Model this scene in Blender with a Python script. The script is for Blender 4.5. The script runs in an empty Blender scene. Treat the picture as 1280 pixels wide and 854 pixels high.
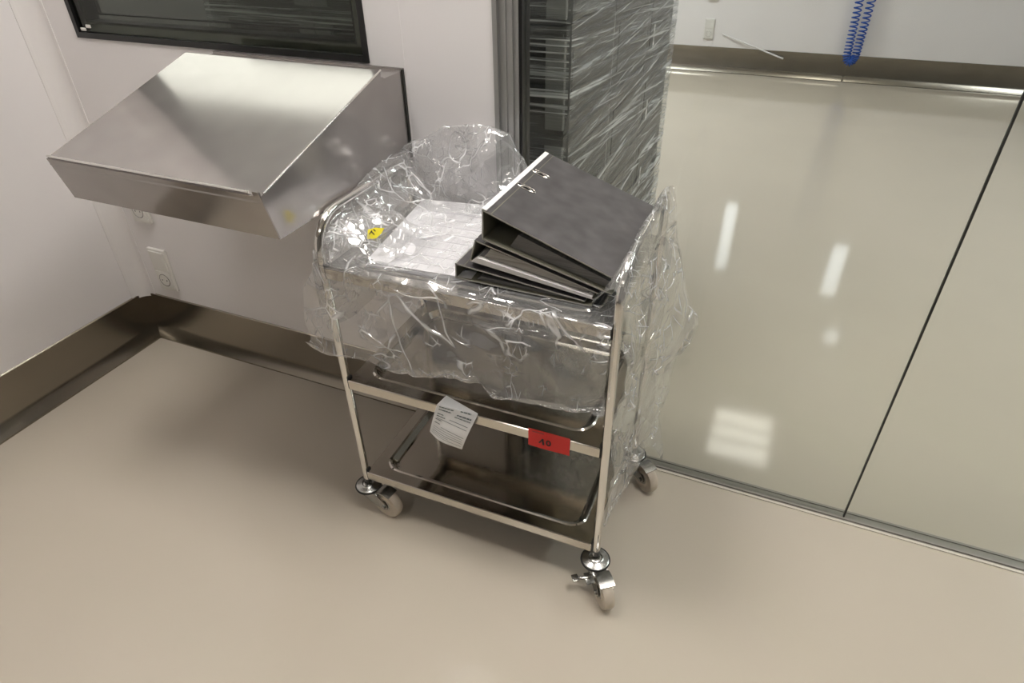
import bpy, math, random
from mathutils import Vector, Matrix, noise
random.seed(7)
S = 0.88                      # everything below is laid out in layout units; finish() turns them into metres
sc = bpy.context.scene
col = sc.collection
PI = math.pi
sin, cos = math.sin, math.cos

# ------------------------------------------------------------------ materials
def new_mat(name):
    m = bpy.data.materials.new(name); m.use_nodes = True
    nt = m.node_tree; nt.nodes.clear()
    out = nt.nodes.new('ShaderNodeOutputMaterial')
    return m, nt, out

def principled(name, color, rough=.5, metal=0, noise_amt=0, noise_scale=20, bump=0, bump_scale=80,
               stretch=None, rough_var=0, spec=.5, coat=0):
    m, nt, out = new_mat(name)
    b = nt.nodes.new('ShaderNodeBsdfPrincipled')
    nt.links.new(b.outputs[0], out.inputs[0])
    b.inputs['Base Color'].default_value = (*color, 1)
    b.inputs['Roughness'].default_value = rough
    b.inputs['Metallic'].default_value = metal
    b.inputs['Specular IOR Level'].default_value = spec
    b.inputs['Coat Weight'].default_value = coat
    tc = nt.nodes.new('ShaderNodeTexCoord'); mp = nt.nodes.new('ShaderNodeMapping')
    nt.links.new(tc.outputs['Object'], mp.inputs[0])
    if stretch: mp.inputs['Scale'].default_value = stretch
    if noise_amt or rough_var:
        n = nt.nodes.new('ShaderNodeTexNoise'); n.inputs['Scale'].default_value = noise_scale
        n.inputs['Detail'].default_value = 1.5
        nt.links.new(mp.outputs[0], n.inputs['Vector'])
    if noise_amt:
        r = nt.nodes.new('ShaderNodeMapRange')
        r.inputs['From Min'].default_value = .15; r.inputs['From Max'].default_value = .85
        r.inputs['To Min'].default_value = 1 - noise_amt; r.inputs['To Max'].default_value = 1 + noise_amt
        nt.links.new(n.outputs[0], r.inputs[0])
        mx = nt.nodes.new('ShaderNodeVectorMath'); mx.operation = 'SCALE'
        mx.inputs[0].default_value = color
        nt.links.new(r.outputs[0], mx.inputs['Scale'])
        nt.links.new(mx.outputs[0], b.inputs['Base Color'])
    if rough_var:
        r = nt.nodes.new('ShaderNodeMapRange')
        r.inputs['From Min'].default_value = .15; r.inputs['From Max'].default_value = .85
        r.inputs['To Min'].default_value = max(.01, rough - rough_var); r.inputs['To Max'].default_value = rough + rough_var
        nt.links.new(n.outputs[0], r.inputs[0]); nt.links.new(r.outputs[0], b.inputs['Roughness'])
    if bump:
        n2 = nt.nodes.new('ShaderNodeTexNoise'); n2.inputs['Scale'].default_value = bump_scale; n2.inputs['Detail'].default_value = 3
        nt.links.new(mp.outputs[0], n2.inputs['Vector'])
        bp = nt.nodes.new('ShaderNodeBump'); bp.inputs['Strength'].default_value = bump; bp.inputs['Distance'].default_value = .01
        nt.links.new(n2.outputs[0], bp.inputs['Height']); nt.links.new(bp.outputs[0], b.inputs['Normal'])
    return m

def emission(name, color, strength):
    m, nt, out = new_mat(name)
    e = nt.nodes.new('ShaderNodeEmission'); e.inputs[0].default_value = (*color, 1); e.inputs[1].default_value = strength
    nt.links.new(e.outputs[0], out.inputs[0]); return m

def clear_sheet(name, tint=(1, 1, 1), f0=.06, fmax=.8, power=4, rough=.02, haze=0, haze_col=(.9, .9, .9), bump=None, gather_glints=None, creases=None):
    """thin clear sheet: see-through, mirror-like at its edges, with a little milky haze"""
    m, nt, out = new_mat(name)
    lw = nt.nodes.new('ShaderNodeLayerWeight'); lw.inputs['Blend'].default_value = .5
    pw = nt.nodes.new('ShaderNodeMath'); pw.operation = 'POWER'; pw.inputs[1].default_value = power
    nt.links.new(lw.outputs['Facing'], pw.inputs[0])
    mr = nt.nodes.new('ShaderNodeMapRange'); mr.inputs['To Min'].default_value = f0; mr.inputs['To Max'].default_value = fmax
    nt.links.new(pw.outputs[0], mr.inputs[0])
    tr = nt.nodes.new('ShaderNodeBsdfTransparent'); tr.inputs[0].default_value = (*tint, 1)
    gl = nt.nodes.new('ShaderNodeBsdfGlossy'); gl.inputs['Roughness'].default_value = rough
    gl.inputs[0].default_value = (1, 1, 1, 1)
    base = tr.outputs[0]
    if haze:
        df = nt.nodes.new('ShaderNodeBsdfDiffuse'); df.inputs[0].default_value = (*haze_col, 1)
        tl = nt.nodes.new('ShaderNodeBsdfTranslucent'); tl.inputs[0].default_value = (*haze_col, 1)
        a = nt.nodes.new('ShaderNodeMixShader'); a.inputs[0].default_value = .22
        nt.links.new(df.outputs[0], a.inputs[1]); nt.links.new(tl.outputs[0], a.inputs[2])
        h = nt.nodes.new('ShaderNodeMixShader'); h.inputs[0].default_value = haze
        nt.links.new(tr.outputs[0], h.inputs[1]); nt.links.new(a.outputs[0], h.inputs[2])
        base = h.outputs[0]
    hgt = None
    if creases:
        # a net of sharp fold lines: white haze stands in for glints on the milky folds, bump tilts both sides
        tcc = nt.nodes.new('ShaderNodeTexCoord'); nz = nt.nodes.new('ShaderNodeTexNoise'); nz.inputs['Scale'].default_value = 7; nz.inputs['Detail'].default_value = 2
        nt.links.new(tcc.outputs['Object'], nz.inputs['Vector'])
        sc_ = nt.nodes.new('ShaderNodeVectorMath'); sc_.operation = 'MULTIPLY_ADD'; sc_.inputs[1].default_value = (.045, .045, .045)
        nt.links.new(nz.outputs['Color'], sc_.inputs[0]); nt.links.new(tcc.outputs['Object'], sc_.inputs[2])
        acc = None
        for k, (vs_, wid, amp, rotv, strv, lo, hi) in enumerate(creases):
            mp_ = nt.nodes.new('ShaderNodeMapping'); mp_.inputs['Rotation'].default_value = rotv; mp_.inputs['Scale'].default_value = strv
            vo = nt.nodes.new('ShaderNodeTexVoronoi'); vo.feature = 'DISTANCE_TO_EDGE'; vo.inputs['Scale'].default_value = vs_
            nt.links.new(sc_.outputs[0], mp_.inputs[0]); nt.links.new(mp_.outputs[0], vo.inputs['Vector'])
            ln = nt.nodes.new('ShaderNodeMapRange'); ln.interpolation_type = 'SMOOTHSTEP'
            ln.inputs['From Min'].default_value = 0; ln.inputs['From Max'].default_value = wid; ln.inputs['To Min'].default_value = 1; ln.inputs['To Max'].default_value = 0
            nt.links.new(vo.outputs['Distance'], ln.inputs[0])
            nm_ = nt.nodes.new('ShaderNodeTexNoise'); nm_.inputs['Scale'].default_value = 9 + 4*k; nm_.inputs['Detail'].default_value = 1
            of_ = nt.nodes.new('ShaderNodeVectorMath'); of_.operation = 'ADD'; of_.inputs[1].default_value = (3.1*k, 1.7*k, 5.3*k)
            nt.links.new(tcc.outputs['Object'], of_.inputs[0]); nt.links.new(of_.outputs[0], nm_.inputs['Vector'])
            mk = nt.nodes.new('ShaderNodeMapRange'); mk.inputs['From Min'].default_value = lo; mk.inputs['From Max'].default_value = hi
            mk.inputs['To Max'].default_value = amp
            nt.links.new(nm_.outputs[0], mk.inputs[0])
            ml = nt.nodes.new('ShaderNodeMath'); ml.operation = 'MULTIPLY'; nt.links.new(ln.outputs[0], ml.inputs[0]); nt.links.new(mk.outputs[0], ml.inputs[1])
            if acc is None: acc = ml.outputs[0]
            else:
                mm = nt.nodes.new('ShaderNodeMath'); mm.operation = 'MAXIMUM'; nt.links.new(acc, mm.inputs[0]); nt.links.new(ml.outputs[0], mm.inputs[1]); acc = mm.outputs[0]
        hgt = acc
        ad = nt.nodes.new('ShaderNodeMath'); ad.operation = 'MULTIPLY_ADD'; ad.inputs[1].default_value = .8; ad.inputs[2].default_value = haze; ad.use_clamp = True
        nt.links.new(acc, ad.inputs[0]); nt.links.new(ad.outputs[0], h.inputs[0])
        bc = nt.nodes.new('ShaderNodeBump'); bc.inputs['Strength'].default_value = 1; bc.inputs['Distance'].default_value = .005
        nt.links.new(hgt, bc.inputs['Height']); nt.links.new(bc.outputs[0], gl.inputs['Normal'])
    if gather_glints:
        # white haze streaks stand in for reflections along the thicker, milkier pleats
        acc = None
        for rot, lo, hi, top, scl in gather_glints:
            tcg = nt.nodes.new('ShaderNodeTexCoord'); m0 = nt.nodes.new('ShaderNodeMapping'); m0.inputs['Rotation'].default_value = (rot, 0, 0)
            m1 = nt.nodes.new('ShaderNodeMapping'); m1.inputs['Scale'].default_value = (1.1, 1.1, scl)
            ng = nt.nodes.new('ShaderNodeTexNoise'); ng.inputs['Scale'].default_value = 1; ng.inputs['Detail'].default_value = 4; ng.inputs['Roughness'].default_value = .7
            ng.inputs['Distortion'].default_value = .25
            rg = nt.nodes.new('ShaderNodeMapRange'); rg.inputs['From Min'].default_value = lo; rg.inputs['From Max'].default_value = hi; rg.inputs['To Max'].default_value = top
            nt.links.new(tcg.outputs['Object'], m0.inputs[0]); nt.links.new(m0.outputs[0], m1.inputs[0]); nt.links.new(m1.outputs[0], ng.inputs['Vector']); nt.links.new(ng.outputs[0], rg.inputs[0])
            if acc is None: acc = rg.outputs[0]
            else:
                mxm = nt.nodes.new('ShaderNodeMath'); mxm.operation = 'MAXIMUM'; nt.links.new(acc, mxm.inputs[0]); nt.links.new(rg.outputs[0], mxm.inputs[1]); acc = mxm.outputs[0]
        ad = nt.nodes.new('ShaderNodeMath'); ad.operation = 'ADD'; ad.inputs[1].default_value = haze; ad.use_clamp = True
        nt.links.new(acc, ad.inputs[0]); nt.links.new(ad.outputs[0], h.inputs[0])
    mx = nt.nodes.new('ShaderNodeMixShader')
    nt.links.new(mr.outputs[0], mx.inputs[0]); nt.links.new(base, mx.inputs[1]); nt.links.new(gl.outputs[0], mx.inputs[2])
    nt.links.new(mx.outputs[0], out.inputs[0])
    if bump:
        scale, strength, stretch, dist = bump
        tc = nt.nodes.new('ShaderNodeTexCoord'); mp = nt.nodes.new('ShaderNodeMapping')
        mp.inputs['Scale'].default_value = stretch[0]; mp.inputs['Rotation'].default_value = stretch[1]
        nt.links.new(tc.outputs['Object'], mp.inputs[0])
        n = nt.nodes.new('ShaderNodeTexNoise'); n.inputs['Scale'].default_value = scale; n.inputs['Detail'].default_value = 2
        nt.links.new(mp.outputs[0], n.inputs['Vector'])
        bp = nt.nodes.new('ShaderNodeBump'); bp.inputs['Strength'].default_value = strength; bp.inputs['Distance'].default_value = dist
        nt.links.new(n.outputs[0], bp.inputs['Height'])
        nt.links.new(bp.outputs[0], gl.inputs['Normal']); nt.links.new(bp.outputs[0], lw.inputs['Normal'])
    return m

M = {}
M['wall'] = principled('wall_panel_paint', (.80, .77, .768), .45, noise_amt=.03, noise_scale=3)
M['wall_grey'] = principled('darkened_wall_paint', (.18, .175, .17), .5)  # set dark mainly to cut bounce fill from walls out of view
M['cove'] = principled('corner_profile_paint', (.78, .75, .74), .4)
M['floor'] = principled('epoxy_floor', (.555, .495, .41), .08, noise_amt=.025, noise_scale=2.2, spec=.42, bump=.02, bump_scale=7)
M['ceiling'] = principled('ceiling_paint', (.72, .70, .67), .7)
M['skirting'] = principled('steel_skirting', (.33, .30, .255), .24, 1, noise_amt=.05, noise_scale=6, rough_var=.03)
def brushed(name, color, r1, r2, mixf):
    """brushed sheet: a fairly sharp and a broad metallic lobe"""
    m, nt, out = new_mat(name)
    tc = nt.nodes.new('ShaderNodeTexCoord'); n = nt.nodes.new('ShaderNodeTexNoise'); n.inputs['Scale'].default_value = 5; n.inputs['Detail'].default_value = 2
    nt.links.new(tc.outputs['Object'], n.inputs['Vector'])
    mr = nt.nodes.new('ShaderNodeMapRange'); mr.inputs['To Min'].default_value = mixf - .10; mr.inputs['To Max'].default_value = mixf + .10
    mr.inputs['From Min'].default_value = .2; mr.inputs['From Max'].default_value = .8
    nt.links.new(n.outputs[0], mr.inputs[0])
    a = nt.nodes.new('ShaderNodeBsdfPrincipled'); b = nt.nodes.new('ShaderNodeBsdfPrincipled')
    for q, r in ((a, r1), (b, r2)):
        q.inputs['Base Color'].default_value = (*color, 1); q.inputs['Metallic'].default_value = 1; q.inputs['Roughness'].default_value = r
    mx = nt.nodes.new('ShaderNodeMixShader'); nt.links.new(mr.outputs[0], mx.inputs[0])
    nt.links.new(a.outputs[0], mx.inputs[1]); nt.links.new(b.outputs[0], mx.inputs[2]); nt.links.new(mx.outputs[0], out.inputs[0])
    return m
M['brushed'] = brushed('brushed_steel', (.46, .435, .42), .12, .5, .36)
M['steel'] = principled('trolley_steel', (.62, .585, .53), .20, 1, rough_var=.05, noise_scale=9)
M['tray'] = principled('tray_steel', (.56, .53, .48), .10, 1, rough_var=.04, noise_scale=6, bump=.05, bump_scale=14)
M['chrome'] = principled('chrome', (.78, .76, .73), .09, 1)
M['zinc'] = principled('zinc_plated_steel', (.40, .395, .38), .26, 1, noise_amt=.1, noise_scale=60)
M['black'] = principled('black_rubber', (.012, .012, .012), .5)
M['gasket'] = principled('black_gasket', (.008, .008, .008), .3)
M['wheel'] = principled('cream_nylon', (.56, .49, .40), .45, noise_amt=.1, noise_scale=45)
M['alu'] = principled('aluminium_profile', (.42, .42, .41), .42, .75)
M['channel'] = principled('grey_channel', (.27, .25, .22), .5)
M['silicone'] = principled('light_sealant', (.62, .58, .50), .5)
M['joint'] = principled('dark_joint', (.02, .02, .018), .5)
M['glass'] = clear_sheet('partition_glass', (.97, .985, .968), .02, .85, 5, .0)
M['tinted'] = clear_sheet('tinted_window_glass', (.62, .645, .61), .03, .85, 5, .0)
M['film'] = clear_sheet('clear_bag_film', (.97, .97, .97), .10, .8, 2.8, .05, .15, (.9, .9, .91),
                        creases=((8, .030, 1.0, (.4, .9, .3), (1, 2.4, .7), .50, .64), (15, .042, .9, (1.1, .2, .7), (.5, 1.9, 1.2), .53, .64), (30, .065, .8, (.2, .5, 1.2), (1.9, .6, 1), .56, .66)))
M['wrap'] = clear_sheet('stretch_wrap_film', (.92, .93, .93), .09, .55, 4.5, .09, .02, (.85, .86, .86),
                        bump=(40, .5, ((.25, .35, 6), (.05, 0, 0)), .012),
                        gather_glints=((.09, .54, .66, .85, 75), (-.06, .56, .64, .8, 100), (.03, .57, .66, .6, 30)))
M['socket'] = principled('socket_plastic', (.74, .72, .68), .35)
M['crate'] = principled('grey_crate_plastic', (.075, .073, .068), .5, noise_amt=.1, noise_scale=6)
M['crate_lip'] = principled('crate_lip_plastic', (.30, .295, .28), .45)
M['wood'] = principled('pallet_wood', (.42, .32, .2), .8, noise_amt=.2, noise_scale=12, stretch=(1, 6, 6))
M['paper'] = principled('white_paper', (.87, .86, .89), .65)
M['white'] = principled('white_label_stock', (.82, .81, .80), .6)
M['ink'] = principled('grey_print', (.12, .15, .15), .7)
M['faint'] = principled('faint_print', (.62, .61, .66), .7)
M['black_ink'] = principled('black_marker', (.01, .01, .012), .5)
M['red'] = principled('red_label_stock', (.72, .018, .016), .45)
M['yellow'] = principled('yellow_label_stock', (.85, .72, .03), .45)
M['binder'] = principled('marbled_grey_card', (.074, .069, .071), .5, noise_amt=.42, noise_scale=26)
M['binder_in'] = principled('binder_lining_paper', (.17, .165, .125), .6, noise_amt=.05, noise_scale=20)
M['binder_edge'] = principled('binder_edge', (.42, .41, .38), .4, .3)
M['pages'] = principled('page_edges', (.34, .32, .29), .7, noise_amt=.5, noise_scale=9, stretch=(.3, .3, 60))
M['pages_white'] = principled('white_page_edges', (.74, .72, .70), .7, noise_amt=.1, noise_scale=9, stretch=(.3, .3, 60))
M['pages_dark'] = principled('grey_divider_edges', (.16, .155, .15), .6, noise_amt=.4, noise_scale=9, stretch=(.3, .3, 60))
M['hose'] = principled('blue_polyurethane', (.012, .085, .42), .25)
M['lamp'] = emission('lamp_diffuser', (1, .96, .905), 30)
M['lamp_back'] = emission('back_lamp_diffuser', (1, .96, .905), 7)
M['fill_right'] = emission('right_fill_glow', (.95, 1, 1.03), 21)  # added fill panel, lights the far floor from out of view
M['fill_left'] = emission('left_fill_glow', (.95, 1, 1.02), 21)  # second added fill, placed where its reflection stays hidden
M['lamp_far'] = emission('far_lamp_diffuser', (.97, 1, .99), 12)
M['lamp_mid'] = emission('louvred_lamp_diffuser', (1, .955, .87), 9.5)
M['lamp_side'] = emission('side_lamp_diffuser', (1, .955, .95), 7.2)
M['lamp_dim'] = emission('wall_lamp_diffuser', (.93, .96, 1), 4.5)
M['lamp_frame'] = principled('lamp_frame_paint', (.7, .7, .7), .4)

# ------------------------------------------------------------------ mesh builder
class MB:
    def __init__(s): s.v = []; s.f = []; s.mi = []; s.cur = 0
    def add(s, vs, fs, mi=None):
        o = len(s.v); s.v += [tuple(v) for v in vs]
        for f in fs: s.f.append([o + i for i in f]); s.mi.append(s.cur if mi is None else mi)
        return s
    def box(s, a, b, mi=None):
        x0, y0, z0 = a; x1, y1, z1 = b
        vs = [(x0,y0,z0),(x1,y0,z0),(x1,y1,z0),(x0,y1,z0),(x0,y0,z1),(x1,y0,z1),(x1,y1,z1),(x0,y1,z1)]
        return s.add(vs, [(0,3,2,1),(4,5,6,7),(0,1,5,4),(1,2,6,5),(2,3,7,6),(3,0,4,7)], mi)
    def bbox(s, a, b, r=.004, mi=None):
        """box with chamfered edges"""
        import bmesh
        bm = bmesh.new(); bmesh.ops.create_cube(bm, size=1)
        for v in bm.verts:
            v.co = [a[i] + (v.co[i] + .5) * (b[i] - a[i]) for i in range(3)]
        r = min(r, .45 * min(b[i] - a[i] for i in range(3)))
        bmesh.ops.bevel(bm, geom=bm.edges[:], offset=r, segments=2, affect='EDGES', profile=.5)
        bm.verts.index_update()
        s.add([v.co[:] for v in bm.verts], [[v.index for v in f.verts] for f in bm.faces], mi); bm.free()
        return s
    def prism(s, poly, axis, a, b, mi=None):
        """polygon in the two other axes, extruded along axis"""
        n = len(poly)
        def P(p, t): 
            q = list(p); q.insert(axis, t); return q
        vs = [P(p, a) for p in poly] + [P(p, b) for p in poly]
        fs = [list(range(n))[::-1], list(range(n, 2*n))] + [(i, (i+1) % n, n + (i+1) % n, n + i) for i in range(n)]
        return s.add(vs, fs, mi)
    def tube(s, pts, r, n=10, cap=True, closed=False, mi=None):
        pts = [Vector(p) for p in pts]; k = len(pts)
        rs = r if isinstance(r, (list, tuple)) else [r] * k
        t = (pts[1] - pts[0]).normalized()
        ref = Vector((0, 0, 1)) if abs(t.z) < .9 else Vector((1, 0, 0))
        nrm = (ref - t * ref.dot(t)).normalized()
        vs = []
        for i in range(k):
            if closed: t2 = (pts[(i+1) % k] - pts[i-1]).normalized()
            else: t2 = (pts[min(i+1, k-1)] - pts[max(i-1, 0)]).normalized()
            nrm = (nrm - t2 * nrm.dot(t2)).normalized(); bi = t2.cross(nrm)
            for j in range(n):
                a = 2*PI*j/n; vs.append(pts[i] + (nrm*cos(a) + bi*sin(a)) * rs[i])
        fs = []
        for i in range(k if closed else k-1):
            i2 = (i+1) % k
            for j in range(n): fs.append((i*n+j, i*n+(j+1) % n, i2*n+(j+1) % n, i2*n+j))
        if cap and not closed: fs += [list(range(n))[::-1], list(range((k-1)*n, k*n))]
        return s.add(vs, fs, mi)
    def lathe(s, prof, n=28, at=(0,0,0), axis='z', mi=None):
        """profile of (radius, height) turned about an axis through at"""
        vs = []
        for (r, h) in prof:
            for j in range(n):
                a = 2*PI*j/n; x, y = r*cos(a), r*sin(a)
                p = (x, y, h) if axis == 'z' else ((x, h, y) if axis == 'y' else (h, x, y))
                vs.append((p[0]+at[0], p[1]+at[1], p[2]+at[2]))
        fs = []
        for i in range(len(prof)-1):
            for j in range(n): fs.append((i*n+j, i*n+(j+1) % n, (i+1)*n+(j+1) % n, (i+1)*n+j))
        return s.add(vs, fs, mi)
    def loft(s, loops, cap0=False, cap1=False, mi=None):
        n = len(loops[0]); vs = [p for l in loops for p in l]; fs = []
        for i in range(len(loops)-1):
            for j in range(n): fs.append((i*n+j, i*n+(j+1) % n, (i+1)*n+(j+1) % n, (i+1)*n+j))
        if cap0: fs.append(list(range(n))[::-1])
        if cap1: fs.append(list(range((len(loops)-1)*n, len(loops)*n)))
        return s.add(vs, fs, mi)
    def sheet(s, grid, mi=None):
        R, C = len(grid), len(grid[0])
        return s.add([p for row in grid for p in row],
                     [(i*C+j, i*C+j+1, (i+1)*C+j+1, (i+1)*C+j) for i in range(R-1) for j in range(C-1)], mi)
    def build(s, name, mats, parent=None, smooth=None, fix=True):
        me = bpy.data.meshes.new(name); me.from_pydata(s.v, [], s.f); 
        if not isinstance(mats, (list, tuple)): mats = [mats]
        for m in mats: me.materials.append(m)
        me.polygons.foreach_set('material_index', s.mi)
        me.validate(); me.update()
        if fix:
            import bmesh
            bm = bmesh.new(); bm.from_mesh(me); bmesh.ops.recalc_face_normals(bm, faces=bm.faces[:]); bm.to_mesh(me); bm.free()
        if smooth is not None:
            me.polygons.foreach_set('use_smooth', [True]*len(me.polygons))
            if smooth < 180: me.set_sharp_from_angle(angle=math.radians(smooth))
        o = bpy.data.objects.new(name, me); col.objects.link(o)
        if parent: o.parent = parent
        return o

def tag(o, label=None, cat=None, group=None, kind=None):
    if label: o['label'] = label
    if cat: o['category'] = cat
    if group: o['group'] = group
    if kind: o['kind'] = kind
    return o
def thing(name, label, cat, loc=(0,0,0), rz=0, group=None, kind=None):
    o = bpy.data.objects.new(name, None); col.objects.link(o)
    o.location = loc; o.rotation_euler = (0, 0, rz); o.empty_display_size = .05
    return tag(o, label, cat, group, kind)
def struct(o, label=None, cat=None): return tag(o, label, cat, kind='structure')
def dup(root, loc, rz=0, label=None):
    r = root.copy(); col.objects.link(r); r.location = loc; r.rotation_euler = (0, 0, rz)
    if label: r['label'] = label
    for ch in list(root.children):
        c = ch.copy(); col.objects.link(c); c.parent = r
        for g in ch.children:
            d = g.copy(); col.objects.link(d); d.parent = c
    return r

# ------------------------------------------------------------------ the setting
XL, WY, GY, FY = -.034, .034, .073, 5.67      # left wall face, back wall face, glass plane, far wall face
CZ = 3.0
struct(MB().box((-3.2, -4.2, -.1), (5.4, 5.9, 0)).build('floor', M['floor']), 'glossy beige epoxy floor running under the glass wall', 'floor')
struct(MB().box((-3.2, -4.2, CZ), (5.4, 5.9, CZ+.1)).build('ceiling', M['ceiling']), 'pale ceiling above both rooms', 'ceiling')
struct(MB().box((XL-.1, -4.2, 0), (XL, WY+.07, CZ)).build('wall_left', M['wall']), 'pale panel wall on the left of the corner', 'wall')
b = MB()
WX0, WX1, WZ0, WZ1 = .143, 1.262, 1.211, 2.25
b.box((XL, WY, 0), (WX0, WY+.07, CZ)); b.box((WX1, WY, 0), (1.63, WY+.07, CZ))
b.box((WX0, WY, 0), (WX1, WY+.07, WZ0)); b.box((WX0, WY, WZ1), (WX1, WY+.07, CZ))
b.box((-3.2, WY, 0), (XL-.1, WY+.07, CZ)); b.box((1.63, WY, 2.6), (5.4, WY+.07, CZ))
b.box((1.3665, WY-.0015, .22), (1.3705, WY+.01, CZ))
wb = struct(b.build('wall_back', M['wall']), 'pale panel wall with the dark window and the sloping steel desk', 'wall')
struct(MB().box((-3.2, FY, 0), (5.4, FY+.1, CZ)).build('wall_far', M['wall']), 'pale wall at the back of the room behind the glass', 'wall')
struct(MB().box((5.3, -4.2, 0), (5.4, 5.7, CZ)).build('wall_right', M['wall_grey']), 'wall closing the right side, darkened to cut bounce light', 'wall')
struct(MB().box((-3.2, -4.2, 0), (5.4, -4.1, CZ)).build('wall_front', M['wall_grey']), 'wall behind the viewer, darkened to cut bounce light', 'wall')
struct(MB().box((-3.2, .1, 0), (-3.1, FY, CZ)).build('wall_side', M['wall_grey']), 'dark grey wall closing the left of the far room', 'wall')
# cove strip in the corner
n = 10; r = .052; prof = [(XL, WY)] + [(XL + r - r*sin(a*PI/2/n), WY - r + r*cos(a*PI/2/n)) for a in range(n+1)]
prof = [(XL, WY)] + [(XL + .002 + r*(1-cos(t)), WY - .002 - r*(1-sin(t))) for t in [i*PI/2/n for i in range(n+1)]]
o = MB(); o.prism(prof, 2, .2, CZ)
o.box((XL, WY-r-.012, .2), (XL+.003, WY-r+.004, CZ)); o.box((XL+r-.004, WY-.003, .2), (XL+r+.012, WY, CZ))
struct(o.build('trim_1', M['cove'], smooth=40), 'pale rounded corner strip between left and back wall', 'corner trim')
# skirtings: flat sheet then a coved foot
def skirt_profile(h): return [(0, 0), (-.034, 0), (-.033, .006), (-.022, .022), (-.010, .045), (-.006, .06), (-.005, h-.004), (-.001, h), (0, h)]
o = MB(); o.prism([(WY + a, z) for a, z in skirt_profile(.215)], 0, XL, 1.63)
o.box((1.0, WY-.0055, .062), (1.0012, WY-.004, .214)); 
struct(o.build('baseboard_back', M['skirting'], smooth=25), 'brown steel skirting under the sloping desk', 'skirting')
o = MB(); o.prism([(XL - a, z) for a, z in skirt_profile(.215)], 1, -4.1, WY)
struct(o.build('baseboard_left', M['skirting'], smooth=25), 'brown steel skirting along the left wall', 'skirting')
o = MB(); o.prism([(FY + a, z) for a, z in skirt_profile(.232)], 0, -3.1, 2.655)
o.prism([(FY + a, z) for a, z in skirt_profile(.232)], 0, 2.675, 5.3)
o.prism([(FY + .75*a, z) for a, z in skirt_profile(.229)], 0, 2.655, 2.675)
struct(o.build('baseboard_far', M['skirting'], smooth=25), 'steel skirting along the far wall behind the glass', 'skirting')
# end post of the glass wall
o = MB(); o.box((1.628, .03, 0), (1.640, .11, 2.6)); o.box((1.640, .040, 0), (1.676, .11, 2.6)); o.box((1.655, .037, 0), (1.660, .042, 2.6))
o.box((1.676, .046, 0), (1.689, .11, 2.6))
struct(o.build('trim_2', M['alu']), 'grey aluminium post where the wall meets the glass', 'post')
struct(MB().box((1.689, .05, 0), (1.697, .10, 2.6)).build('trim_3', M['gasket']), 'black seal beside the aluminium post', 'seal')
# floor channel of the glass wall
o = MB(); o.box((1.69, .062, 0), (5.3, .088, .008), 0); o.box((1.69, .050, 0), (5.3, .058, .004), 1)
o.box((1.69, .058, 0), (5.3, .062, .003), 0); o.box((1.69, .088, 0), (5.3, .096, .011), 0)
struct(o.build('trim_4', [M['channel'], M['silicone'], M['alu']]), 'grey floor channel carrying the glass wall', 'channel')
XJ = 2.74
g = struct(MB().box((1.697, GY-.004, .008), (XJ-.0022, GY+.004, 2.6)).build('window_2', M['glass']), 'clear glass panel behind the trolley', 'glass panel')
g = struct(MB().box((XJ+.0022, GY-.004, .008), (5.3, GY+.004, 2.6)).build('window_3', M['glass']), 'clear glass panel right of the dark joint', 'glass panel')
struct(MB().box((XJ-.0022, GY-.0045, .008), (XJ+.0022, GY+.0045, 2.6)).build('trim_5', M['joint']), 'thin dark upright joint between the two glass panels', 'joint')

# dark window in the back wall
def frame_loop(b, x0, x1, z0, z1, w, y0, y1, mi=None):
    b.box((x0, y0, z0), (x0+w, y1, z1), mi); b.box((x1-w, y0, z0), (x1, y1, z1), mi)
    b.box((x0+w, y0, z0), (x1-w, y1, z0+w), mi); b.box((x0+w, y0, z1-w), (x1-w, y1, z1), mi)
win = thing('window_1', 'dark tinted window with black seal above the sloping steel desk', 'window', (WX0, WY, WZ0), kind='structure')
W, H = WX1-WX0, WZ1-WZ0
o = MB(); frame_loop(o, 0, W, 0, H, .017, -.004, .02); o.build('gasket', M['gasket'], win)
o = MB(); frame_loop(o, .017, W-.017, .017, H-.017, .024, .012, .06); o.build('spacer_frame', M['zinc'], win)
o = MB(); frame_loop(o, .041, W-.041, .041, H-.041, .007, .014, .062); frame_loop(o, .062, W-.062, .062, H-.062, .004, .05, .062)
o.build('inner_seal', M['gasket'], win)
MB().box((.012, .006, .012), (W-.012, .011, H-.012)).build('glass_pane', M['tinted'], win)
o = MB(); o.bbox((.022, .0005, .020), (.044, .0055, .030), .002); o.bbox((.050, .0005, .030), (.070, .0055, .040), .002)
o.build('setting_block', M['socket'], win)

# ------------------------------------------------------------------ sloping wall desk
desk = thing('wall_desk', 'stainless steel sloping writing desk fixed under the dark window', 'wall desk', (.715, WY, .969))
DW = 1.363 - .715
body = [(0, .231), (-.092, .231), (-.099, .236), (-.588, .094), (-.5655, .004), (-.558, 0), (0, 0)]
o = MB(); o.prism(body, 0, 0, DW); o.build('body', M['brushed'], desk)
o = MB()                                            # writing surface: a folded plate lying on the body
o.prism([(-.104, .2525), (-.108, .2335), (-.566, .092), (-.5905, .0925), (-.590, .110), (-.583, .1125)], 0, .0, DW+.0006)
o.build('writing_surface', M['brushed'], desk)
o = MB(); o.tube([(DW, -.104, .2530), (DW, -.583, .1128)], .0026, 8); o.build('side_hem', M['chrome'], desk, smooth=60)
o = MB(); o.tube([(0, -.589, .1135), (DW-.032, -.589, .1135)], .0032, 8); o.build('front_hem', M['chrome'], desk, smooth=60)
o = MB(); o.prism([(-.5935, .109), (-.5665, .0), (-.562, 0), (-.588, .109)], 0, 0, DW-.001)
o.prism([(-.5937, .109), (-.5955, .119), (-.5915, .119), (-.588, .109)], 0, DW-.018, DW-.001)
o.build('front_panel', M['brushed'], desk)
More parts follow.
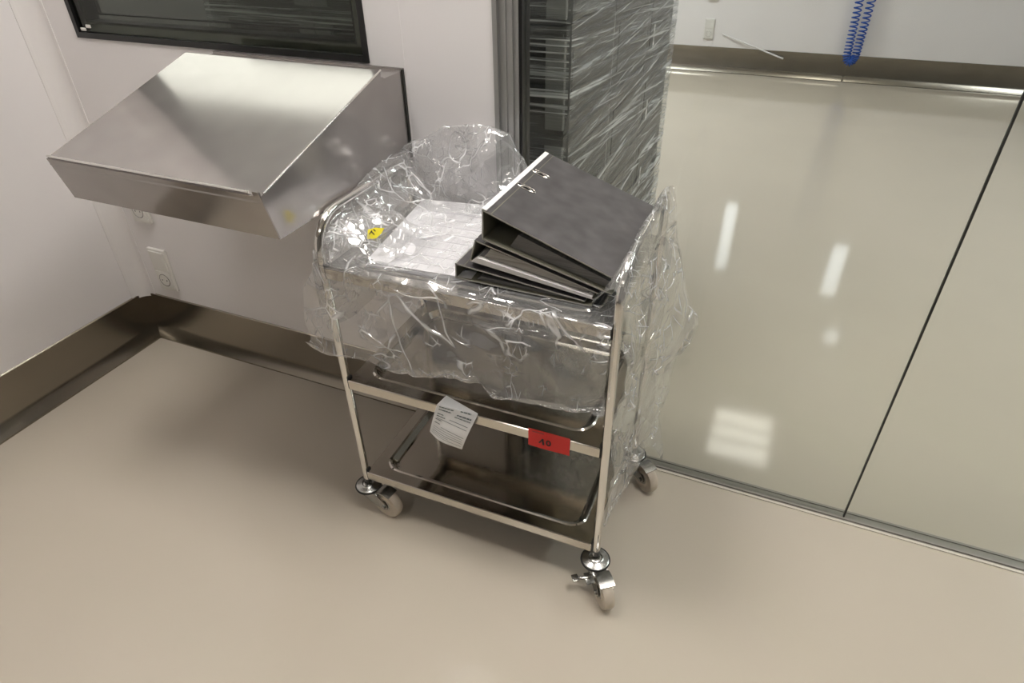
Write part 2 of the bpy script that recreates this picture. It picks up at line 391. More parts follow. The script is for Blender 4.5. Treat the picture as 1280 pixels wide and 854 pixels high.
o = MB(); o.box((0, -.006, .228), (DW+.004, 0, .237)); o.build('wall_flange', M['brushed'], desk)
o = MB(); o.box((DW-.001, -.010, 0), (DW+.004, 0, .234)); o.build('sealant_joint', M['joint'], desk)

# ------------------------------------------------------------------ sockets
def socket(loc, label, group=None):
    t = thing('wall_socket', label, 'socket', loc)
    MB().bbox((0, -.013, 0), (.092, 0, .186), .004).build('cover_plate', M['socket'], t)
    for k, z in enumerate((.010, .098)):
        f = MB().bbox((.008, -.017, z), (.084, -.012, z+.078), .003).build('insert', M['socket'], t)
        if k == 0:
            o = MB(); o.lathe([(.028, -.0172), (.027, -.0178), (.025, -.0178), (.025, -.0171)], 20, (.046, 0, z+.039), 'y')
            for dx in (-.012, .012): o.lathe([(.0035, -.0175), (.0005, -.0177)], 8, (.046+dx, 0, z+.039), 'y')
            o.build('socket_outlet', M['zinc'], f)
    return t
socket((.096, WY, .262), 'white double wall socket low on the wall under the sloping desk')
socket((.088, WY, .560), 'white wall socket half hidden behind the front of the sloping desk')
socket((1.318, FY, .298), 'white double wall socket low on the far wall behind glass')
socket((1.318, FY, .634), 'white wall socket cut by the top of the photo on the far wall')
# slanted strip on the far wall
o = MB(); P0, P1 = Vector((1.50, FY-.012, .352)), Vector((2.103, FY-.045, .172))
o.tube([P0, P0.lerp(P1, .33) + Vector((0, 0, .001)), P0.lerp(P1, .66), P1], [.004, .006, .0075, .0075], 6)
tag(o.build('white_strip', M['white'], smooth=60), 'thin white straight strip slanting down the far wall across its skirting', 'strip')

# blue coiled hose
def coil_path(p0, p1, turns_dense, r):
    p0, p1 = Vector(p0), Vector(p1); ax = (p1-p0); L = ax.length; ax.normalize()
    e1 = Vector((1, 0, 0)); e1 = (e1 - ax*e1.dot(ax)).normalized(); e2 = ax.cross(e1)
    pts = []; a = 0; n = turns_dense*12
    for i in range(n+1):
        t = i/n; s = .55*t + .45*t*t          # coils open out towards the top
        a = 2*PI*turns_dense*t
        pts.append(p0 + ax*L*s + (e1*cos(a) + e2*sin(a))*r)
    return pts
o = MB(); yh = FY - .08
left = coil_path((2.648, yh, .26), (2.60, yh, 1.75), 32, .031)
right = coil_path((2.722, yh, .26), (2.742, yh, 1.75), 32, .031)
bottom = []
for i in range(61):                            # dense loop at the lowest point
    t = i/60; a = PI + PI*t; c = Vector((2.685 + .037*cos(a), yh, .26 + .07*sin(a)))
    d = Vector((-sin(a)*.037, 0, cos(a)*.07)).normalized(); nrm = Vector((0, 1, 0)); bi = d.cross(nrm)
    w = 2*PI*11*t; bottom.append(c + (nrm*cos(w) + bi*sin(w))*.033)
hb = thing('coiled_hose', 'blue coiled air hose hanging in a loop on the far wall', 'hose', (0, 0, 0))
o.tube(left, .0062, 6); o.tube(right, .0062, 6); o.tube(bottom, .0062, 6)
o.build('coil', M['hose'], hb, smooth=60)
o = MB(); o.bbox((2.56, FY-.02, 1.72), (2.79, FY, 1.80), .004); o.tube([(2.60, FY, 1.75), (2.60, yh-.02, 1.75)], .012, 10); o.tube([(2.742, FY, 1.75), (2.742, yh-.02, 1.75)], .012, 10)
o.build('wall_bracket', M['zinc'], hb, smooth=40)

# ------------------------------------------------------------------ wrapped crates behind the glass
X0, X1, Y0, Y1 = .50, 1.752, .25, 1.72
pal = thing('pallet', 'wooden pallet under the wrapped stack of grey crates', 'pallet', (X0, Y0, 0))
o = MB()
for i in range(7): o.bbox((0, i*.215, .105), (X1-X0, i*.215+.17, .13), .004)
o.build('deck', M['wood'], pal)
o = MB()
for i in range(3):
    for j in range(3): o.bbox((i*.526+.0, j*.655, .025), (i*.526+.2, j*.655+.15, .105), .004)
    o.bbox((i*.526, 0, 0), (i*.526+.2, Y1-Y0-.01, .025), .004)
o.build('runner', M['wood'], pal)
cw, cd, chh = (X1-X0-.02)/3, (Y1-Y0-.02)/3, .29
def make_crate():
    t = thing('crate', '', 'crate', (0, 0, 0), group='grey open fronted crates in the wrapped stack')
    w, d, h, e = cw-.006, cd-.006, chh-.004, .057
    o = MB()
    o.box((0, 0, 0), (w, d, .012)); o.box((0, d-.012, .012), (w, d, h-.03)); 
    o.box((0, .012, .012), (.012, d-.012, h-.03)); o.box((w-.012, .012, .012), (w, d-.012, h-.03))
    o.box((e, 0, .012), (w-e, .012, .05))
    o.box((w, .06, .05), (w+.003, d-.06, h-.07))
    o.build('body', M['crate'], t)
    for x_ in (0, w-e): MB().bbox((x_, -.003, .012), (x_+e, .012, h-.03), .003).build('corner_post', M['crate_lip'], t)
    o = MB(); frame = [(0, 0, w, .012), (0, d-.012, w, d), (0, .012, .012, d-.012), (w-.012, .012, w, d-.012)]
    for x0, y0, x1, y1 in frame: o.bbox((x0-.002, y0-.002, h-.03), (x1+.002, y1+.002, h), .002)
    o.build('rim', M['crate'], t)
    return t
cr0 = make_crate(); first = True
nm = lambda k: ['bottom', 'second', 'third', 'fourth', 'top'][k]
for k in range(5):
    for j in range(3):
        for i in range(3):
            if i == 1 and j == 1: continue
            lb = ['left', 'middle', 'right'][i] + ' ' + ['front', 'middle', 'rear'][j]
            L = 'grey crate in the %s layer of the wrapped stack, %s position' % (nm(k), lb)
            p = (X0+.01+i*cw, Y0+.01+j*cd, .131+k*chh)
            if first: cr0.location = p; cr0['label'] = L; first = False
            else: dup(cr0, p, 0, L)

def tri(x): return abs((x % 2) - 1) * 2 - 1
def wrap_side(p0, du, dv, nrm, nu, nv, amp, mb):
    """one side of the stretch wrap: long pleats that slant, fan and cross"""
    p0, du, dv, nrm = map(Vector, (p0, du, dv, nrm)); LU, LV = du.length, dv.length
    g = []
    for i in range(nv+1):
        row = []; v = i/nv*LV
        for j in range(nu+1):
            u = j/nu*LU
            q = noise.noise(Vector((u*1.4, v*1.7, 3.1)))
            tilt = (.075 - .11*min(1, max(0, (v-.75)/.4))) + .09*noise.noise(Vector((u*.7, v*1.6, 9.)))
            w = v - tilt*u
            h = 0
            for fr, a, ph in ((13, .8, 0), (27, .7, .4), (48, .5, 1.3), (83, .33, .7)):
                m = max(0, .35 + 1.3*noise.noise(Vector((u*1.1+ph*7, w*fr*.22, ph*5))))
                h += a*m*tri(w*fr + .9*noise.noise(Vector((u*2.1, w*3, ph))) + ph)
            h += .6*tri((w*.8 + u*1.2)*11 + q*2) * max(0, noise.noise(Vector((u*2.3, v*2.6, 20.))))
            edge = min(1, min(u, LU-u)/.02)
            row.append(p0 + du*(j/nu) + dv*(i/nv) + nrm*(h*amp*edge + .004))
        g.append(row)
    mb.sheet(g)
o = MB(); zt = .131+5*chh+.004; z0 = .06
wrap_side((X1, Y0, z0), (0, Y1-Y0, 0), (0, 0, zt-z0), (1, 0, 0), 110, 420, .0085, o)
wrap_side((X0, Y0, z0), (X1-X0, 0, 0), (0, 0, zt-z0), (0, -1, 0), 80, 200, .0060, o)
wrap_side((X0, Y1, z0), (0, Y0-Y1, 0), (0, 0, zt-z0), (-1, 0, 0), 50, 120, .0035, o)
wrap_side((X1, Y1, z0), (X0-X1, 0, 0), (0, 0, zt-z0), (0, 1, 0), 20, 40, .0035, o)
wr = tag(o.build('stretch_wrap', M['wrap'], smooth=180, fix=False), 'clear stretch film wound tightly round the stack of grey crates', 'stretch film')
# paper labels on the crates, under the film
for k in range(4):
    o = MB(); z = .131 + (k+1)*chh + .05
    o.box((0, 0, 0), (.0015, .022, .085)); 
    t = o.build('crate_label', M['white']); t.location = (X1+.0005, Y0+1.02+.0*k, z)
    tag(t, 'white paper strip on the %s layer crate, rear right of the wrapped stack' % nm(k+1), 'label', 'white labels on the wrapped crates')

# ------------------------------------------------------------------ the trolley
CX, CY, TH, CW, CD = 1.3749, -.4316, .0125, .7262, .43
ZS = (.1592, .5134, .8574)
cart = thing('trolley', 'stainless steel three tier trolley on four casters under a clear plastic bag', 'trolley', (CX, CY, 0), TH)
PR = .0108
def rrect(x0, y0, x1, y1, r, z, n=6):
    pts = []
    for cx, cy, a0 in ((x1-r, y0+r, -PI/2), (x1-r, y1-r, 0), (x0+r, y1-r, PI/2), (x0+r, y0+r, PI)):
        for i in range(n+1):
            a = a0 + PI/2*i/n; pts.append((cx + r*cos(a), cy + r*sin(a), z))
    return pts
def make_shelf(z):
    x0, x1, y0, y1 = PR+.001, CW-PR-.001, -.0115, CD+.0115
    o = MB(); h = .029
    loops = [rrect(x0+.012, y0+.012, x1-.012, y1-.012, .003, z-h+.002), rrect(x0+.012, y0+.012, x1-.012, y1-.012, .002, z-h), rrect(x0, y0, x1, y1, .002, z-h),
             rrect(x0, y0, x1, y1, .002, z-.002), rrect(x0+.002, y0+.002, x1-.002, y1-.002, .002, z)]
    ix0, ix1, iy0, iy1 = x0+.034, x1-.034, y0+.036, y1-.036
    loops += [rrect(ix0, iy0, ix1, iy1, .050, z), rrect(ix0+.004, iy0+.004, ix1-.004, iy1-.004, .048, z+.003),
              rrect(ix0+.009, iy0+.009, ix1-.009, iy1-.009, .045, z+.001), rrect(ix0+.020, iy0+.020, ix1-.020, iy1-.020, .038, z-.016),
              rrect(ix0+.026, iy0+.026, ix1-.026, iy1-.026, .034, z-.018)]
    for i in range(len(loops)-1): o.loft(loops[i:i+2], mi=1 if i >= 3 else 0)
    o.add(loops[-1], [list(range(len(loops[-1])))], 1)
    return o.build('shelf', [M['steel'], M['tray']], cart, smooth=30)
for z in ZS: make_shelf(z)
def arc(c, r, a0, a1, n=8): return [(c[0] + r*cos(a0+(a1-a0)*i/n), c[1] + r*sin(a0+(a1-a0)*i/n)) for i in range(n+1)]
ZH = 1.000; RB = .085
for u, zh in ((0, .973), (CW, .986)):
    path = [(0, .112), (0, .3), (0, .6)] + [(RB+.0 + RB*cos(a), zh-RB + RB*sin(a)) for a in [PI - PI/2*i/9 for i in range(10)]] \
         + [(CD-.07 + .07*cos(a), zh-.07 + .07*sin(a)) for a in [PI/2 - PI/2*i/9 for i in range(10)]] + [(CD, .6), (CD, .3), (CD, .112)]
    MB().tube([(u, w, z) for w, z in path], PR, 16).build('handle_frame', M['chrome'], cart, smooth=50)
for u, sg in ((0, 1), (CW, -1)):
    for w in (0, CD):
        for z in ZS:
            MB().bbox((min(u+sg*.008, u+sg*.0145), w-.0095, z-.033), (max(u+sg*.008, u+sg*.0145), w+.0095, z+.006), .002).build('corner_bracket', M['black'], cart)
def make_caster(u, w, ang, brake):
    c = MB()
    c.lathe([(.0, .0965), (.009, .0965), (.0115, .101), (.0115, .0975), (.016, .096), (.019, .0985), (.024, .0955), (.032, .0945), (.0375, .0915), (.0375, .088), (.0, .088)], 32)
    c.lathe([(.0075, .096), (.0075, .118), (.0095, .118), (.0095, .112)], 14)
    c = c.build('caster', M['zinc'], cart, smooth=35); c.location = (u, w, 0); c.rotation_euler = (0, 0, ang - TH)
    MB().lathe([(.0370, .0915), (.0400, .092), (.0410, .089), (.0400, .0855), (.0370, .086)], 32).build('bumper_ring', M['black'], c, smooth=60)
    f = MB(); wx = .072
    side = [(-.034, .087), (.040, .087), (.056, .078), (wx+.002, .066), (wx+.013, .054), (wx+.012, .042), (wx, .036), (wx-.020, .037), (.024, .044), (-.010, .057), (-.029, .073)]
    for y in (-.0215, .0185): f.prism(side, 1, y, y+.003)
    f.bbox((-.029, -.0215, .079), (.050, .0215, .0865), .003)
    top = [(wx + .054*cos(a), .049 + .054*sin(a)) for a in [math.radians(d) for d in (118, 104, 90, 78, 64)]]
    f.prism(top + [(x*1.0, z-.003) for x, z in top[::-1]], 1, -.0205, .0205)
    f.tube([(wx, -.026, .049), (wx, .026, .049)], .0065, 10)
    f.build('fork', M['zinc'], c, smooth=30)
    wlr = .049
    wp = [(.012, -.0145), (.024, -.0145), (.026, -.0125), (.040, -.0125), (.0455, -.0145), (.048, -.010), (wlr, -.004), (wlr, .004), (.048, .010), (.0455, .0145), (.040, .0125), (.026, .0125), (.024, .0145), (.012, .0145)]
    whl = MB().lathe(wp, 36, (wx, 0, .0492), 'y').build('wheel', M['wheel'], c, smooth=40)
    h = MB().lathe([(.0, -.0165), (.014, -.0165), (.021, -.0135), (.022, -.0125), (.022, .0125), (.021, .0135), (.014, .0165), (0, .0165)], 24, (wx, 0, .0492), 'y')
    h.build('hub_cap', M['zinc'], c, smooth=30)
    if brake:
        p = MB()
        p.prism([(.010, .052), (.034, .046), (.040, .040), (.032, .036), (.012, .044)], 1, -.036, -.022)
        p.tube([(.022, -.024, .046), (.020, -.045, .047), (.018, -.060, .052)], [.006, .0045, .004], 8)
        p.bbox((.008, -.072, .050), (.030, -.054, .0555), .002)
        p.tube([(.02, .022, .046), (.02, -.030, .046)], .0055, 8)
        p.build('brake_pedal', M['zinc'], c, smooth=35)
    return c
make_caster(0, 0, math.radians(-8), False); make_caster(CW, 0, math.radians(-53), True)
make_caster(CW, CD, math.radians(-40), True); make_caster(0, CD, math.radians(-75), False)

# ---- the two labels on the middle shelf
A = lambda u, w, z: Vector((CX + u*cos(TH) - w*sin(TH), CY + u*sin(TH) + w*cos(TH), z))
tg = thing('paper_tag', 'white printed form folded over the front edge of the middle trolley shelf', 'paper tag', A(.33, -.014, .5175), TH)
g = []
NU, NV = 12, 16
def tagpt(s, t):        # s across, t from the top edge down
    # local to the rail's front top edge
    tl, fl, bl = Vector((-.038, .040, .0006)), Vector((-.044, -.0008, .0006)), Vector((-.068, -.012, -.092))
    tr_, fr, br = Vector((.068, .006, .0006)), Vector((.070, -.0008, .0006)), Vector((.030, -.030, -.112))
    if t < .25: L_, R_ = tl.lerp(fl, t/.25), tr_.lerp(fr, t/.25)
    else:
        q = (t-.25)/.75; L_, R_ = fl.lerp(bl, q), fr.lerp(br, q)
    p = L_.lerp(R_, s)
    if t > .25:
        q = (t-.25)/.75; p = p + Vector((0, -.010*sin(PI*q)*(.4+s) - .012*q*q*sin(PI*s*1.2), -.006*sin(PI*s)*-1*q))
    return p
g = [[tagpt(j/NU, i/NV) for j in range(NU+1)] for i in range(NV+1)]
o = MB(); o.sheet(g); sh = o.build('sheet', M['white'], tg, smooth=60)
o = MB(); rr = random.Random(3)
rows = [(.28, .07, .44, .010), (.335, .08, .40, .010), (.26, .60, .86, .009), (.34, .56, .92, .010), (.385, .52, .93, .006), (.43, .08, .26, .008), (.48, .08, .32, .008), (.47, .44, .92, .004), (.53, .10, .93, .004), (.56, .08, .26, .008), (.64, .08, .24, .008), (.69, .30, .94, .004),
        (.74, .08, .94, .003), (.79, .08, .94, .003), (.84, .08, .95, .004), (.88, .06, .6, .003), (.92, .06, .95, .003)]
for t, s0, s1, w in rows:
    s = s0
    while s < s1:
        e = min(s1, s + (rr.uniform(.03, .10) if w > .0045 else .09)); n_ = 3
        row0 = [tagpt(s+(e-s)*k/n_, t-w*1.1) + Vector((0, -.0012, .0004)) for k in range(n_+1)]
        row1 = [tagpt(s+(e-s)*k/n_, t+w*1.1) + Vector((0, -.0012, .0004)) for k in range(n_+1)]
        o.sheet([row0, row1]); s = e + (.012 if w > .0045 else 0)
o.build('print_lines', M['ink'], tg)
rd = thing('red_label', 'red rectangular label marked 10 stuck on the middle trolley shelf edge', 'label', A(.535, -.0122, .4655), TH)
o = MB(); o.sheet([[(i*.1065/8, -.0008-.0012*(1-j/3)**2*sin(i*.4), .0565*j/3-.0000) for i in range(9)] for j in range(4)])
o.build('sticker', M['red'], rd, fix=False)
o = MB(); y = -.0040
def stroke(pts, w):
    pts = [Vector((p[0], 0, p[1])) for p in pts]
    for a, b_ in zip(pts, pts[1:]):
        d = (b_-a).normalized(); n_ = Vector((-d.z, 0, d.x))*w/2; e = d*w*.3
        o.add([(*(p.x, y, p.z),) for p in (a-n_-e, a+n_-e, b_+n_+e, b_-n_+e)], [(0, 1, 2, 3)])
stroke([(.0300, .0200), (.0385, .0335)], .0032); stroke([(.0385, .0335), (.0405, .0160)], .0048); stroke([(.0285, .0197), (.0320, .0197)], .0018)
stroke([(.0535 + .0048*cos(a), .0252 + .0078*sin(a)) for a in [2*PI*i/14 for i in range(15)]], .0038)
o.build('numerals', M['black_ink'], rd)
o = MB(); y = -.0030; stroke([(.012, .0505), (.040, .0505)], .0035); o.build('print_line', principled('dull_red_print', (.30, .03, .03), .5), rd)

# ------------------------------------------------------------------ papers under the bag
ps = thing('paper_stack', 'stack of white printed sheets under the bag left of the binders', 'paper stack', (1.482, -.405, .8605), .10)
rr = random.Random(5)
for k, (dx, dy, rz, w, d, h) in enumerate([(0, 0, 0, .262, .345, .006), (-.006, .022, .05, .258, .365, .003), (.010, .005, -.03, .258, .35, .0015)]):
    o = MB(); z = [0, .0062, .0094][k]
    o.box((0, 0, 0), (w, d, h)); sht = o.build('sheet', M['paper'], ps); sht.location = (dx, dy, z); sht.rotation_euler = (0, 0, rz)
    if k == 2:
        o = MB()
        for q in range(8): o.box((.02, .03+.04*q, h), (.235, .0312+.04*q, h+.0004))
        for q in range(4): o.box((.03+.055*q, .03, h), (.0312+.055*q, .31, h+.0004))
        pl = o.build('print_lines', M['faint'], ps); pl.location = (dx, dy, z); pl.rotation_euler = (0, 0, rz)

# ------------------------------------------------------------------ binders
YB = -.385
def slab(o, a, b_, th, y0, y1, flip=1):
    """thin board from a to b (x,z), outer face on the side flip points to; faces: outer=0 inner=1 edges=2"""
    a, b_ = Vector((a[0], 0, a[1])), Vector((b_[0], 0, b_[1])); d = (b_-a).normalized(); n_ = Vector((-d.z, 0, d.x))*flip*th
    q = [a, b_, b_-n_, a-n_]
    vs = [(p.x, y0, p.z) for p in q] + [(p.x, y1, p.z) for p in q]
    o.add(vs, [(0, 1, 5, 4)], 0); o.add(vs, [(3, 2, 6, 7)], 1)
    o.add(vs, [(0, 1, 2, 3), (4, 5, 6, 7), (1, 2, 6, 5), (0, 3, 7, 4)], 2)
def make_binder(label, st, te, sb, be, L, y0, pages, ring_at=None, rz=0, spine_label=True):
    """st/sb: spine top and bottom, te/be: free ends of top and bottom cover, all in (x, z)"""
    org = Vector((sb[0], y0, sb[1]))
    t = thing('lever_arch_binder', label, 'binder', org, rz)
    R_ = lambda p: (p[0]-org.x, p[1]-org.z)
    st, te, sb, be = map(R_, (st, te, sb, be))
    mats = [M['binder'], M['binder_in'], M['binder_edge']]
    o = MB(); slab(o, st, te, .0032, 0, L, 1); o.build('top_cover', mats, t, fix=False)
    o = MB(); slab(o, sb, be, .0032, 0, L, -1); o.build('bottom_cover', mats, t, fix=False)
    o = MB(); slab(o, sb, st, .0032, 0, L, 1); sp = o.build('spine', mats, t, fix=False)
    d = (Vector(te) - Vector(st)).normalized(); n_ = Vector((-d.y, d.x))
    e = (Vector(st) - Vector(sb)).normalized(); m_ = Vector((-e.y, e.x))
    if spine_label:
        o = MB(); q = [Vector(sb) + e*.004 + m_*.0012, Vector(st) - e*.0005 + m_*.0012]
        o.prism([tuple(q[0]), tuple(Vector(st) + m_*.0012 + n_*.0016), tuple(Vector(st) + d*.0095 + n_*.0016), tuple(Vector(st) + d*.0098 + n_*.0003), tuple(Vector(st) + m_*.0002), tuple(q[0]-m_*.001)], 1, .002, L-.002)
        o.build('spine_label', M['white'], t)
    # hinge crease in the cover
    o = MB(); p = Vector(st) + d*.021 + n_*.0003
    o.prism([tuple(p), tuple(p + d*.0022), tuple(p + d*.0011 + n_*.0004)], 1, .001, L-.001); o.build('hinge_crease', M['binder_in'], t)
    for k, (p0, p1, h0, h1, mat, inset) in enumerate(pages):
        p0, p1 = Vector(R_(p0)), Vector(R_(p1)); dd = (p1-p0).normalized(); nn = Vector((-dd.y, dd.x))
        ps_ = [p0, p1, p1 + nn*h1, p0 + nn*h0 + dd*.012]
        o = MB(); o.prism([tuple(q) for q in ps_], 1, inset, L-.02)
        o.build('page_block', M[mat], t)
    # lever mechanism: two posts and a bent arch on the bottom board
    b0 = Vector(sb); bd = (Vector(be) - b0).normalized(); hh = (Vector(st)-Vector(sb)).length*.8
    o = MB()
    for yy in (.30*L+.03, .30*L+.115):
        c0 = b0 + bd*.045 + Vector((0, .004))
        o.tube([(c0.x, yy, c0.y), (c0.x, yy, c0.y+hh*.6), (c0.x+.012, yy, c0.y+hh*.8), (c0.x+.032, yy, c0.y+hh*.72), (c0.x+.045, yy, c0.y+hh*.35)], .0022, 8)
    o.bbox((b0.x+.018, .30*L, b0.y+.0), (b0.x+.075, .30*L+.145, b0.y+.006), .002)
    o.build('lever_mechanism', M['chrome'], t, smooth=50)
    if ring_at:
        for yy in ring_at:
            s0 = Vector(st) + d*.035
            o = MB(); pts = []
            for i in range(20):
                a = 2*PI*i/20; w = s0 + d*(.0235*cos(a)) + n_*.0012
                pts.append((w.x, yy + .0082*sin(a)*(1.0), w.y))
            o.tube(pts, .0013, 6, closed=True)
            o.tube([(*( (s0 - d*.016 - n_*.001)),)[0:1] + (yy,) + ((s0 - d*.016 - n_*.001).y,), ((s0+n_*.0035).x, yy+.001, (s0+n_*.0035).y), ((s0 + d*.016 - n_*.001).x, yy, (s0 + d*.016 - n_*.001).y)], .0017, 8)
            rg = o.build('ring_eyelet', M['chrome'], t, smooth=60)
            vs = []
            for i in range(20):
                a = 2*PI*i/20; w = s0 + d*(.0225*cos(a)) + n_*.0006; vs.append((w.x, yy + .0078*sin(a), w.y))
            MB().add(vs, [list(range(20))]).build('slot', M['black_ink'], rg)
    return t
make_binder('thick marbled grey ring binder with two metal slots, topmost of the pile', (1.785, 1.047), (2.073, .945), (1.782, .977), (2.074, .904), .374, YB,
            [((1.842, .9665), (2.066, .9105), .034, .016, 'pages_dark', .012)], ring_at=(.164, .255))
make_binder('narrow grey ring binder with white sheets, second of the pile', (1.763, .9715), (2.045, .9005), (1.746, .917), (2.036, .8815), .36, YB+.003,
            [((1.754, .9195), (2.032, .8850), .013, .006, 'pages_white', -.004), ((1.782, .9315), (2.022, .8935), .024, .008, 'pages', .006)], spine_label=False)
make_binder('narrow grey ring binder lying on the bag, lowest of the pile', (1.713, .9075), (2.018, .8785), (1.711, .868), (2.034, .8668), .352, YB-.002,
            [((1.760, .8705), (2.015, .8695), .010, .005, 'pages_dark', .010)], spine_label=False)

# ------------------------------------------------------------------ the clear bag
def cr(p0, p1, p2, p3, t):
    return .5*((2*p1) + (p2-p0)*t + (2*p0-5*p1+4*p2-p3)*t*t + (3*p1-p0-3*p2+p3)*t*t*t)
def spline(pts, t):
    n_ = len(pts)-1; x = min(max(t, 0), 1)*n_; i = min(int(x), n_-1); f = x-i
    g_ = lambda k: pts[min(max(k, 0), n_)]
    return cr(g_(i-1), g_(i), g_(i+1), g_(i+2), f)
rk = random.Random(11)
DIRS = []
for fr in (5, 8, 12, 17, 24, 34):
    for _ in range(3):
        d_ = Vector((rk.gauss(0, 1), rk.gauss(0, 1), rk.gauss(0, 1))).normalized()
        DIRS.append((d_, fr, rk.uniform(0, 10)))
def crumple(p):
    """sharp folds here and there, flat film between them; about 1 deep at the coarsest"""
    h = 0
    w = Vector((noise.noise(p*5.0), noise.noise(p*5.0+Vector((5, 2, 1))), noise.noise(p*5.0+Vector((9, 7, 3)))))*.07
    q = p + w
    for k, (d_, fr, ph) in enumerate(DIRS):
        m = noise.noise(p*(3.5+fr*.12) + Vector((ph, ph*2, k))) - .02
        if m > 0:
            x = tri(q.dot(d_)*fr + ph)
            h += min(1, 3.0*m)*(x if x < .55 else .55 + (x-.55)*1.8)*9/(fr+4)
    return h
def patch(mb, grid, nu, nv, amp, ampf=None):
    G = [[Vector(p) for p in row] for row in grid]
    P = []
    for i in range(nv+1):
        rowc = [spline([G[r_][c] for r_ in range(len(G))], i/nv) for c in range(len(G[0]))]
        P.append([spline(rowc, j/nu) for j in range(nu+1)])
    out = []
    for i in range(nv+1):
        row = []
        for j in range(nu+1):
            du = P[i][min(j+1, nu)] - P[i][max(j-1, 0)]; dv = P[min(i+1, nv)][j] - P[max(i-1, 0)][j]
            n_ = du.cross(dv); n_ = n_.normalized() if n_.length > 1e-9 else Vector((0, 0, 1))
            a = amp if ampf is None else amp*ampf(j/nu, i/nv)
            row.append(P[i][j] + n_*a*crumple(P[i][j]))
        out.append(row)
    mb.sheet(out)
V = Vector
bag = MB()
# front skirt and the part lying on the shelf and papers
xs = [1.325, 1.372, 1.45, 1.55, 1.65, 1.75, 1.87, 2.0, 2.095]
hem = [.640, .622, .612, .618, .628, .640, .630, .645, .660]
rows = []
rows.append([(x - (.022 if k == 0 else 0), -.478-.010*sin(k*2.6), h+.014) for k, (x, h) in enumerate(zip(xs, hem))])
rows.append([(x - (.018 if k == 0 else 0), -.462-.012*sin(k*2.1), h) for k, (x, h) in enumerate(zip(xs, hem))])
rows.append([(x-(.012 if k == 0 else 0), -.466-.010*sin(k*1.7+1), .70+.004*sin(k)) for k, x in enumerate(xs)])
rows.append([(x, -.460-.006*sin(k*2.3), .79) for k, x in enumerate(xs)])
rows.append([(x+(.03 if k == 0 else 0), -.4505, .850) for k, x in enumerate(xs)])
rows.append([(x+(.03 if k == 0 else 0), -.441, .8655) for k, x in enumerate(xs)])
pz = lambda x: .879 if 1.45 < x < 1.74 else .8655
rows.append([(max(x, 1.36), -.400, pz(x) + (.012 if k < 2 else 0)) for k, x in enumerate(xs)])
rows.append([(max(x, 1.36), -.30, (.905 if k == 0 else .900 if k == 1 else .879 if k < 3 else .8765 if x < 1.74 else .8645)) for k, x in enumerate(xs)])
rows.append([(max(x, 1.36), -.17, (.935 if k == 0 else .925 if k == 1 else .893 if k == 2 else .8795 if x < 1.74 else .8645)) for k, x in enumerate(xs)])
rows.append([(max(x, 1.36), -.045, (.945 if k == 0 else .935 if k == 1 else .905 if k == 2 else .884 if x < 1.74 else .866)) for k, x in enumerate(xs)])
def front_amp(u, v):
    a = 1.0
    if v > .60: a = .42 if u > .25 else .9
    if v > .55 and u > .6: a = .10
    if .38 < v <= .60: a = .55
    return a
patch(bag, rows, 260, 170, .0085, front_amp)
# rear billow on the left
bx = [1.335, 1.41, 1.465, 1.55, 1.62, 1.674, 1.72, 1.75]
bz = [.985, 1.030, 1.066, 1.086, 1.090, 1.066, 1.022, .985]
rows = [[(x+.01, -.075, .878 if x > 1.42 else .91) for x in bx],
        [(x+.005, -.055+.012*sin(k*1.9), .878+.35*(z-.878)) for k, (x, z) in enumerate(zip(bx, bz))],
        [(x, -.030+.014*sin(k*2.4+1), .878+.75*(z-.878)) for k, (x, z) in enumerate(zip(bx, bz))],
        [(x, -.014, z) for x, z in zip(bx, bz)],
        [(x, .008, z-.05) for x, z in zip(bx, bz)],
        [(x, .012, .84) for x in bx], [(x+.02, .014, .72) for x in bx]]
patch(bag, rows, 170, 130, .0120, lambda u, v: .45 if v > .6 else 1.0)
# flap folded up over the left front corner, with the yellow label on it
rows = [[(1.366, -.446, .868), (1.42, -.447, .867), (1.47, -.440, .869), (1.52, -.42, .880), (1.56, -.37, .885)],
        [(1.362, -.440, .892), (1.41, -.425, .905), (1.46, -.40, .912), (1.51, -.375, .905), (1.56, -.34, .895)],
        [(1.368, -.41, .912), (1.40, -.375, .940), (1.455, -.345, .948), (1.515, -.325, .944), (1.575, -.300, .918)],
        [(1.372, -.36, .925), (1.41, -.32, .948), (1.465, -.295, .955), (1.525, -.285, .945), (1.585, -.275, .912)],
        [(1.385, -.28, .905), (1.43, -.25, .910), (1.48, -.235, .905), (1.53, -.235, .895), (1.575, -.235, .888)]]
patch(bag, rows, 90, 70, .0075)
# left side inside and outside of the handle
rows = [[(1.345, -.43, .66), (1.338, -.30, .63), (1.34, -.15, .65), (1.345, -.01, .68)],
        [(1.348, -.44, .78), (1.350, -.30, .78), (1.350, -.15, .78), (1.348, -.005, .80)],
        [(1.356, -.44, .87), (1.352, -.30, .90), (1.350, -.15, .91), (1.350, 0.0, .92)],
        [(1.372, -.42, .925), (1.366, -.30, .975), (1.364, -.15, 1.000), (1.366, .005, 1.000)],
        [(1.395, -.40, .90), (1.395, -.30, .935), (1.39, -.15, .97), (1.40, -.03, .99)],
        [(1.42, -.37, .885), (1.43, -.28, .895), (1.43, -.15, .91), (1.44, -.05, .92)]]
patch(bag, rows, 110, 110, .0070, lambda u, v: 1.0 if v > .7 else .6)
